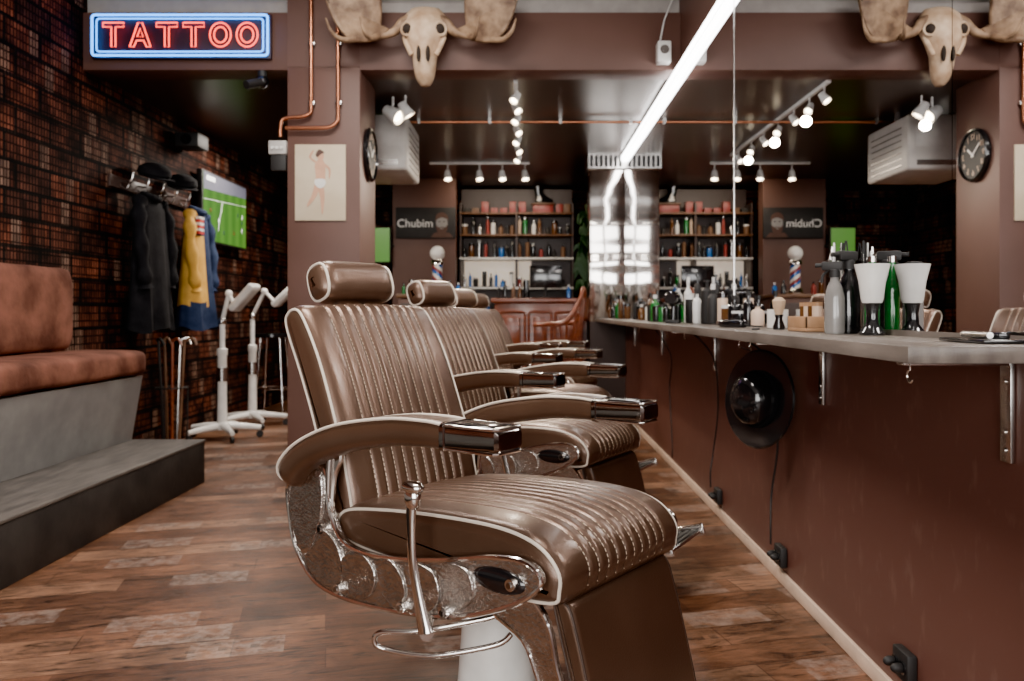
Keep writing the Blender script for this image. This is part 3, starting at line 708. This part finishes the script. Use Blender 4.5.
fc.append((xf(g_poly([(-.14,-.18),(.14,-.18),(.09,-.12),(-.09,-.12)],'y',-.021,-.023),T(.20,0,0)),ink))
thing('portrait',fc,parent=sg)
text('lettering','Chubim',.14,(-.13,-.023,-.01),(pi/2,0,0),whitep,sg)

tv2=root('television',(-1.80,9.80,1.92))
thing('body',[(g_box((-.16,-.03,-.22),(.16,.03,.22),.008),blackmat),(g_box((-.145,-.034,-.205),(.145,-.0305,.205)),tvm),(g_cyl((.05,.03,0),(.18,.12,0),.02,12),blackmat)],parent=tv2)
tv=root('television',(XL+.075,7.70,2.06))
thing('body',[(g_box((-.03,-.56,-.325),(.025,.56,.325),.008),blackmat),(g_box((.0255,-.54,-.305),(.029,.54,.305)),tvm),(g_box((-.07,-.12,-.1),(-.02,.12,.1)),blackmat)],parent=tv)
ln=[(g_poly([(-.54,.305),(.54,.305),(.54,.20),(-.54,.15)],'x',.029,.0305),tvstand),(g_tube([(.030,-.54,.06),(.030,.54,.12)],.002,6),tvwhite),(g_tube([(.030,-.2,-.2),(.030,-.1,.08)],.002,6),tvwhite),(g_box((.029,-.48,.24),(.032,-.28,.28)),tvwhite)]
for i in range(9): ln.append((g_ell((.030,random.uniform(-.45,.45),random.uniform(-.22,.04)),.003,.008,.022),random.choice((tvwhite,redp,navy))))
thing('picture',ln,parent=tv)

rd=[(g_box((-.32,8.45,0),(.60,9.0,1.20),.008),woodred),(g_box((-.36,8.40,1.20),(.62,9.04,1.245),.012,3),woodred)]
for x0,x1 in ((-.27,0.0),(.04,.28),(.32,.56)):
    for z0,z1 in ((.12,.58),(.66,1.10)):
        rd.append((g_tube(rrect(x0,x1,z0,z1,.03,8.448),.014,8,True),woodred)); rd.append((g_box((x0+.05,8.43,z0+.05),(x1-.05,8.451,z1-.05),.012),woodred))
rd.append((g_box((-.34,8.42,0),(.61,8.46,.08),.006),woodred))
thing('reception_desk',rd)
mo=[(g_box((.05,8.60,1.36),(.40,8.64,1.60),.006),blackgloss),(g_cyl((.225,8.64,1.25),(.225,8.64,1.45),.018,12),blackmat),(g_lathe([(.10,0),(.10,.012),(.03,.02)],24,(.225,8.64,1.247)),blackmat)]
thing('computer_monitor',mo)
thing('desk_bottles',bottles(-.28,.02,8.6,1.246,.08,.12,.2)+bottles(.47,.56,8.6,1.246,.07,.1,.2))
wc=[]
wc.append((g_box((-.20,-.20,.72),(.20,.20,.76),.015,3),woodred))
for sx_ in (-1,1):
    for sy in (-1,1): wc.append((g_tube([(sx_*.22,sy*.22,0),(sx_*.17,sy*.17,.73)],.016,10),woodred))
for z in (.22,.4):
    for sy in (-1,1): wc.append((g_cyl((-.2,sy*.2,z),(.2,sy*.2,z),.010,8),woodred))
    for sx_ in (-1,1): wc.append((g_cyl((sx_*.2,-.2,z),(sx_*.2,.2,z),.010,8),woodred))
arc=cat([(-.20,-.18,.98),(-.05,-.24,.99),(.12,-.22,1.02),(.21,-.10,1.20),(.225,0,1.32),(.21,.10,1.20),(.12,.22,1.02),(-.05,.24,.99),(-.20,.18,.98)],6,False)
wc.append((g_tube(arc,.022,10),woodred))
for i in range(4,len(arc)-3,4):
    a=arc[i]; wc.append((g_tube([(a[0]*.82,a[1]*.8,.75),a],.010,8),woodred))
thing('wooden_stool_chair',wc,loc=(.33,7.55,0),rot=(0,0,-.3))
pp=[(g_lathe([(.07,0),(.10,.02),(.13,.22),(.135,.25),(.12,.25),(.115,.22)],24),clay)]
for i in range(60):
    a=random.uniform(0,2*pi);l=random.uniform(.25,.5);t=random.uniform(.3,1.1); hgt=random.uniform(.0,.95)
    p0=Vector((0,0,.24+hgt));p1=p0+Vector((math.cos(a)*l*.25,math.sin(a)*l*.25,l*.45));p2=p0+Vector((math.cos(a)*l*.38,math.sin(a)*l*.38,l*.40*t))
    pts=cat([p0[:],p1[:],p2[:]],4,False); pp.append((g_tube(pts,.01,6,rs=[.004,.012,.02,.026,.028,.026,.02,.01,.002],flat=.15),leaf))
pp.append((g_cyl((0,0,.2),(0,0,1.2),.014,8),clay))
thing('potted_plant',pp,loc=(.74,9.35,1.001))
thing('plant_cabinet',[(g_box((.60,9.1,0),(1.03,9.6,1.0),.008),woodred)])
thing('side_cabinet',[(g_box((-1.42,8.95,0),(-.70,9.4,1.26),.008),paint),(g_box((-1.44,8.93,1.26),(-.68,9.42,1.30),.006),wooddk)]+[(g_box((-1.39+.35*i,8.938,.1),(-1.07+.35*i,8.952,1.2),.004),paint_dk) for i in range(2)])
pole=[(g_lathe([(.085,0),(.09,.02),(.07,.06),(.06,.07)],28),chrome),(g_lathe([(.06,.33),(.075,.34),(.07,.38),(.05,.40)],28),chrome),(g_ell((0,0,.47),.085,.085,.085),enamel)]
V=[];F=[];seg=36;rows=26
for i in range(rows+1):
    for j in range(seg): V.append((.056*math.cos(2*pi*j/seg),.056*math.sin(2*pi*j/seg),.07+.26*i/rows))
fa=[[],[],[]]
for i in range(rows):
    for j in range(seg):
        k=((j+i*1.5)/seg*6)%3
        fa[int(k)].append([i*seg+j,i*seg+(j+1)%seg,(i+1)*seg+(j+1)%seg,(i+1)*seg+j])
for k,mt in enumerate((redp,enamel,blueglass)): pole.append(((V,fa[k]),mt))
thing('barber_pole_lamp',pole,loc=(-1.0,9.13,1.301))
thing('cabinet_bottles',bottles(-1.38,-1.14,9.12,1.30,.07)+bottles(-.86,-.74,9.12,1.30,.07))

# ------------------------------------------------------------------ left corner
rack=[(g_box((XL+.001,5.7,2.00),(XL+.025,7.0,2.09),.004),paint_dk)]
for y in (5.85,6.1,6.35,6.6,6.85):
    rack.append((g_tube(cat([(XL+.02,y,2.06),(XL+.08,y,2.05),(XL+.11,y,2.08),(XL+.115,y,2.12)],4,False),.007,8),steel))
    rack.append((g_tube(cat([(XL+.02,y,2.03),(XL+.06,y,2.0),(XL+.085,y,2.03)],4,False),.006,8),steel))
thing('coat_rack',rack)
def garment(L,wt,wb,dt,mt,seed,split=None):
    rnd=random.Random(seed);ph=[rnd.uniform(0,6.28) for _ in range(4)];rings=[]
    n=22
    for i in range(n+1):
        t=i/n
        if t<.08: w=.04+(wt-.04)*math.sin(t/.08*pi/2)
        else: w=wt+(wb-wt)*(t-.08)/.92
        d=dt*(.45+.75*t) if t>.08 else dt*.45*(.5+t/.16)
        ring=[]
        for j in range(48):
            a=2*pi*j/48
            f=1+t*.16*math.sin(7*a+ph[0]+1.2*t)+.07*t*math.sin(13*a+ph[1])
            ring.append((d*math.cos(a)*f,w*math.sin(a)*(1+.04*math.sin(5*a+ph[2])),-L*t+.02*t*math.sin(3*a+ph[3])))
        rings.append(ring)
    V,F=g_loft(rings)
    if split:
        fa_,fb_=[],[]
        for f in F:
            c=[sum(V[i][k] for i in f)/len(f) for k in range(3)]
            (fb_ if (c[1]<-.02 and -.80*L<c[2]<-.24*L and len(f)==4) else fa_).append(f)
        p=[((V,fa_),mt),((V,fb_),split)]
    else: p=[((V,F),mt)]
    for s in (-1,1):
        sl=cat([(0,s*wt*.75,-.05),(.02,s*(wt+.01),-.14),(.04,s*(wt+.03),-.35),(.06,s*(wt+.01),-.60),(.06,s*(wt-.01),-.70)],5,False)
        p.append((g_tube(sl,.06,14,rs=[.052+.012*math.sin(i*1.3) for i in range(len(sl))],flat=.9),split if (split and s<0) else mt))
    p.append((g_tube([(.05*math.cos(a)+.01,.075*math.sin(a),-.01-.02*math.cos(a)) for a in [2*pi*i/16 for i in range(16)]],.024,8,True),mt))
    return p
thing('black_coat',garment(1.02,.21,.26,.11,blackcloth,1),loc=(XL+.15,6.04,1.98))
g2=garment(1.02,.18,.26,.12,navy,2,yellow)
for i in range(6): g2.append((g_box((.058,-.15,-.08-.025*i),(.085,-.06,-.094-.025*i),.003),redcloth if i%2 else enamel))
thing('team_jacket',g2,loc=(XL+.165,6.86,1.98))
def cap_parts(mt):
    return [(g_loft([[(r*math.cos(2*pi*j/24)*1.1,r*math.sin(2*pi*j/24),z) for j in range(24)] for r,z in ((.105,0),(.12,.03),(.11,.07),(.07,.10),(.02,.112),(.004,.113))]),mt),
            (g_poly(cat([(.06,-.09),(.17,-.07),(.20,0),(.17,.07),(.06,.09)],4),'z',.0,.010),mt)]
thing('flat_cap',cap_parts(blackcloth),loc=(XL+.15,6.1,2.125),rot=(0,.25,-.6))
thing('flat_cap',cap_parts(blackcloth),loc=(XL+.15,6.6,2.125),rot=(0,.25,-.9))
thing('wall_loudspeaker',[(g_box((XL+.02,6.75,2.50),(XL+.22,6.98,2.62),.01),blackmat),(g_cyl((XL+.12,6.745,2.56),(XL+.12,6.74,2.56),.045,20),blackgloss),(g_box((XL+.001,6.82,2.53),(XL+.03,6.9,2.6)),steel)])
um=[(g_lathe([(.12,0),(.12,.02),(.10,.025),(.002,.025)],24),blackmat),(g_tube([(.12*math.cos(2*pi*i/24),.12*math.sin(2*pi*i/24),.5) for i in range(24)],.006,8,True),blackmat)]
for i in range(3):
    a=2*pi*i/3+.5; um.append((g_cyl((.115*math.cos(a),.115*math.sin(a),.02),(.12*math.cos(a),.12*math.sin(a),.5),.005,8),blackmat))
for i,(a,mt) in enumerate(((0,wooddk),(1.3,steel),(2.5,wooddk),(4.0,blackmat),(5.2,woodred))):
    um.append((g_tube(cat([(.06*math.cos(a),.06*math.sin(a),.03),(.1*math.cos(a),.1*math.sin(a),.80),(.11*math.cos(a),.11*math.sin(a),.87),(.13*math.cos(a)+.04,.13*math.sin(a),.89),(.13*math.cos(a)+.07,.13*math.sin(a),.84)],5,False),.011,8),mt))
thing('cane_stand',um,loc=(XL+.17,6.36,0))

def lamp_stand(headdir, h1, reach, nb=5):
    p=[]
    for i in range(nb):
        a=2*pi*i/nb+.3; c,s=math.cos(a),math.sin(a)
        p.append((g_tube([(0.02*c,.02*s,.115),(.20*c,.20*s,.10),(.32*c,.32*s,.085)],.03,10,rs=[.034,.028,.022],flat=.9),enamel))
        p.append((g_cyl((.31*c-.012*s,.31*s+.012*c,.03),(.31*c+.012*s,.31*s-.012*c,.03),.03,16),blackmat))
        p.append((g_cyl((.31*c,.31*s,.03),(.31*c,.31*s,.09),.008,8),steel))
    p.append((g_lathe([(.055,.08),(.06,.13),(.042,.15),(.038,.40),(.038,.72),(.044,.73),(.044,.78),(.022,.79),(.022,h1)],20),enamel))
    p.append((g_cyl((0,0,.5),(0,0,.62),.046,16),steel))
    hx,hy=headdir
    e1=Vector((0,0,h1)); e2=Vector((hx*reach*.35,hy*reach*.35,h1+.24)); e3=Vector((hx*reach*.7,hy*reach*.7,h1+.12))
    p.append((g_ell(tuple(e1),.036,.036,.036),steel)); p.append((g_tube([e1,e2],.018,10),enamel)); p.append((g_ell(tuple(e2),.032,.032,.032),enamel)); p.append((g_tube([e2,e3],.016,10),enamel))
    ang=math.atan2(hy,hx)
    hdm=T(*e3)@R(ang,'Z')@R(-.75,'Y')
    p.append((xf(g_box((-.03,-.07,-.03),(.28,.07,.03),.022,3),hdm),enamel)); p.append((xf(g_box((.0,-.045,-.034),(.25,.045,-.029),.002),hdm),acm))
    return p
thing('magnifier_floor_lamp',lamp_stand((.62,-.2),1.02,.30),loc=(-2.63,6.95,0))
thing('magnifier_floor_lamp',lamp_stand((.95,-.1),1.06,.36),loc=(-2.63,7.72,0))
st=[(g_lathe([(.001,.88),(.19,.88),(.20,.87),(.20,.84),(.18,.83),(.001,.83)],32),blackgloss)]
for i in range(4):
    a=pi/4+i*pi/2; st.append((g_tube([(.14*math.cos(a),.14*math.sin(a),.835),(.21*math.cos(a),.21*math.sin(a),0)],.011,10),chrome))
st.append((g_tube([(.185*math.cos(2*pi*i/32),.185*math.sin(2*pi*i/32),.30) for i in range(32)],.009,8,True),chrome))
thing('bar_stool',st,loc=(-2.66,8.45,0))

# ------------------------------------------------------------------ things on the counter
CT=1.0355
cp=[(g_lathe([(.034,0),(.036,.006),(.028,.016),(.018,.03),(.016,.06),(.020,.085),(.026,.095)],28),blackgloss),
    (g_lathe([(.026,.090),(.030,.10),(.036,.15),(.048,.200),(.046,.200),(.034,.15),(.026,.104),(.002,.10)],32),enamel)]
thing('shaving_brush_cup',cp,loc=(.985,2.27,CT))
gb=[(g_lathe([(.020,0),(.0215,.006),(.0215,.125),(.017,.150),(.010,.170),(.010,.21)],24),greenglass),(g_lathe([(.012,.21),(.012,.227),(.002,.227)],16),steel)]
thing('green_bottle',gb,loc=(1.013,2.335,CT))
def spray(mt,k=1.):
    p=[(g_lathe([(.026,0),(.028,.008),(.028,.10),(.020,.135),(.012,.15),(.012,.165)],24),mt),(g_lathe([(.015,.16),(.015,.18),(.01,.185)],16),blackmat)]
    p.append((g_box((-.035,-.011,.18),(.022,.011,.205),.005),blackmat)); p.append((g_cyl((-.035,0,.195),(-.052,0,.195),.006,10),blackmat))
    p.append((g_tube(cat([(-.018,0,.18),(-.032,0,.165),(-.034,0,.145)],4,False),.004,8),blackmat)); return [(xf(g,S(k,k,k)),mt_) for g,mt_ in p]
thing('spray_bottle',spray(blackgloss,1.22),loc=(.985,2.435,CT),rot=(0,0,.4))
thing('spray_bottle',spray(clear,1.05),loc=(.925,2.39,CT),rot=(0,0,-.5))
ft=[(g_lathe([(.022,0),(.024,.004),(.024,.10),(.020,.10)],20),steel)]
for i in range(14):
    a=random.uniform(0,6.28);l=random.uniform(.01,.030)
    ft.append((g_tube(cat([(.0,0,.02),(.010*math.cos(a),.010*math.sin(a),.12),(l*math.cos(a),l*math.sin(a),.24+random.uniform(-.02,.05)),(l*1.35*math.cos(a),l*1.35*math.sin(a),.23)],4,False),.0025,6),random.choice((blackmat,steel,whitep))))
thing('comb_jar',ft,loc=(.995,2.545,CT))
wb=[(g_box((-.05,-.09,0),(.05,.09,.012),.002),woodlt),(g_box((-.05,-.09,.012),(-.042,.09,.05),.002),woodlt),(g_box((.042,-.09,.012),(.05,.09,.05),.002),woodlt),(g_box((-.05,-.09,.012),(.05,-.082,.05),.002),woodlt),(g_box((-.05,.082,.012),(.05,.09,.05),.002),woodlt)]
for i in range(4):
    for g,mt in bottle(.085,.017,1,random.choice((cream,whitep,amber)),woodlt): wb.append((xf(g,T(0,-.06+.04*i,.012)),mt))
thing('wooden_product_box',wb,loc=(.965,2.70,CT))
thing('tool_tray',[(g_box((-.05,-.09,0),(.05,.09,.008),.003),blackgloss),(g_cyl((-.02,-.06,.016),(-.01,.06,.016),.007,12),steel),(g_box((.005,-.05,.008),(.03,.06,.022),.004),blackgloss)],loc=(.985,1.72,CT))
cd=[(g_lathe([(.036,0),(.04,.004),(.04,.075),(.037,.075),(.036,.055),(.002,.055)],28),enamel),(g_ell((0,0,.07),.006,.006,.014),flame)]
thing('candle',cd,loc=(.985,3.12,CT))
cl=[(g_box((-.020,-.075,0),(.020,.075,.032),.010,3),blackgloss),(g_box((-.018,.075,.006),(.018,.092,.026),.002),steel),(g_tube(cat([(0,-.075,.016),(.01,-.11,.008),(.05,-.12,.006),(.09,-.08,.006)],5,False),.003,6),blackmat)]
thing('hair_clipper',cl,loc=(.87,3.35,CT),rot=(0,0,.4))
cm=[(g_box((-.013,-.09,0),(-.004,.09,.004),.001),blackmat)]+[(g_box((-.005,-.088+.008*i,.0005),(.014,-.0845+.008*i,.0035)),blackmat) for i in range(22)]
thing('barber_comb',cm,loc=(.86,2.98,CT),rot=(0,0,-.3))
bs=[(g_lathe([(.020,0),(.022,.01),(.012,.04),(.016,.055)],20),blackgloss),(g_lathe([(.013,.054),(.021,.085),(.024,.105),(.012,.118),(.001,.12)],20),bone)]
thing('shaving_brush',bs,loc=(.93,2.93,CT))
random.seed(21)
cbm=[blackgloss,blackmat,greenglass,blackgloss,whitep,amber,blackgloss,steel]
thing('counter_bottles',bottles(3.42,4.0,.985,CT,.09,.09,.16,axis='y',jit=.010,mats=[amber,blackgloss,cream,blackgloss])+bottles(4.20,5.35,.98,CT,.075,.15,.28,axis='y',jit=.02,mats=cbm)+bottles(4.95,5.35,.86,CT,.085,.10,.18,axis='y',jit=.02,mats=cbm)+bottles(5.6,6.8,.95,CT,.10,.1,.22,axis='y',jit=.035,mats=cbm)+bottles(7.4,8.2,.92,CT,.08,.12,.24,axis='y',jit=.06,mats=[greenglass,blackgloss,whitep,amber,blackgloss]))
hdr=[(xf(g_lathe([(.03,-.10),(.042,-.08),(.045,0),(.035,.05),(.022,.10),(.024,.12)],20),R(pi/2,'Y')),blackgloss),(g_tube([(0,0,0),(-.01,0,-.12)],.016,12),blackgloss)]
thing('hair_dryer',[(xf(g,T(0,0,.14)),mt) for g,mt in hdr]+[(g_box((-.05,-.04,0),(.03,.04,.02),.006),blackmat)],loc=(.845,4.55,CT),rot=(0,0,1.2))

# ------------------------------------------------------------------ lights
def area(name,loc,rot,sx,sy,power,col=(1,1,1)):
    l=bpy.data.lights.new(name,'AREA'); l.shape='RECTANGLE'; l.size=sx; l.size_y=sy; l.energy=power; l.color=col
    o=bpy.data.objects.new(name,l); COL.objects.link(o); o.location=loc; o.rotation_euler=rot; return o
area('daylight_window',(-.97,YF-.3,1.75),(pi/2,0,0),3.4,2.3,235,(1,.97,.94))
area('fill_light_front',(-.7,1.6,ZF-.03),(0,0,0),1.0,.5,88,(1,.93,.86))  # out-of-view soft fill added above the chairs, not a known fixture
area('fill_light_mid',(-.9,4.0,ZF-.03),(0,0,0),1.0,.4,60,(1,.93,.86))  # second added overhead fill, also out of view, nearer the beam
for i,(c,d,en) in enumerate(spots):
    l=bpy.data.lights.new('spot','SPOT'); l.energy=en; l.spot_size=math.radians(100); l.spot_blend=.6; l.shadow_soft_size=.04; l.color=(1,.84,.66)
    o=bpy.data.objects.new('track_spot_lamp',l); COL.objects.link(o); dd=Vector(d).normalized(); o.location=Vector(c)+dd*.09; o.rotation_euler=dd.to_track_quat('-Z','Y').to_euler()
area('fill_light_left',(-2.1,7.4,2.70),(0,0,0),.9,.5,66,(1,.90,.80))  # fill added to brighten the coats and wallpaper; no fixture hangs here
area('rear_lamp_shelf',(-.2,9.6,2.70),(math.radians(25),0,0),1.2,.2,12,(1,.82,.62))

w=bpy.data.worlds.new('World'); scn.world=w; w.use_nodes=True
w.node_tree.nodes['Background'].inputs[0].default_value=(.9,.95,1,1); w.node_tree.nodes['Background'].inputs[1].default_value=.8

# ------------------------------------------------------------------ camera
cam=bpy.data.cameras.new('camera'); co=bpy.data.objects.new('camera',cam); COL.objects.link(co)
co.location=(0,0,1.1); co.rotation_euler=(pi/2,0,0); cam.sensor_width=36; cam.lens=28.125; cam.shift_x=-.0127; cam.shift_y=-.0278
cam.clip_start=.05; cam.dof.use_dof=True; cam.dof.focus_distance=1.9; cam.dof.aperture_fstop=4.0
scn.camera=co
scn.view_settings.view_transform='AgX'
scn.view_settings.look='AgX - Punchy'
scn.view_settings.exposure=.95
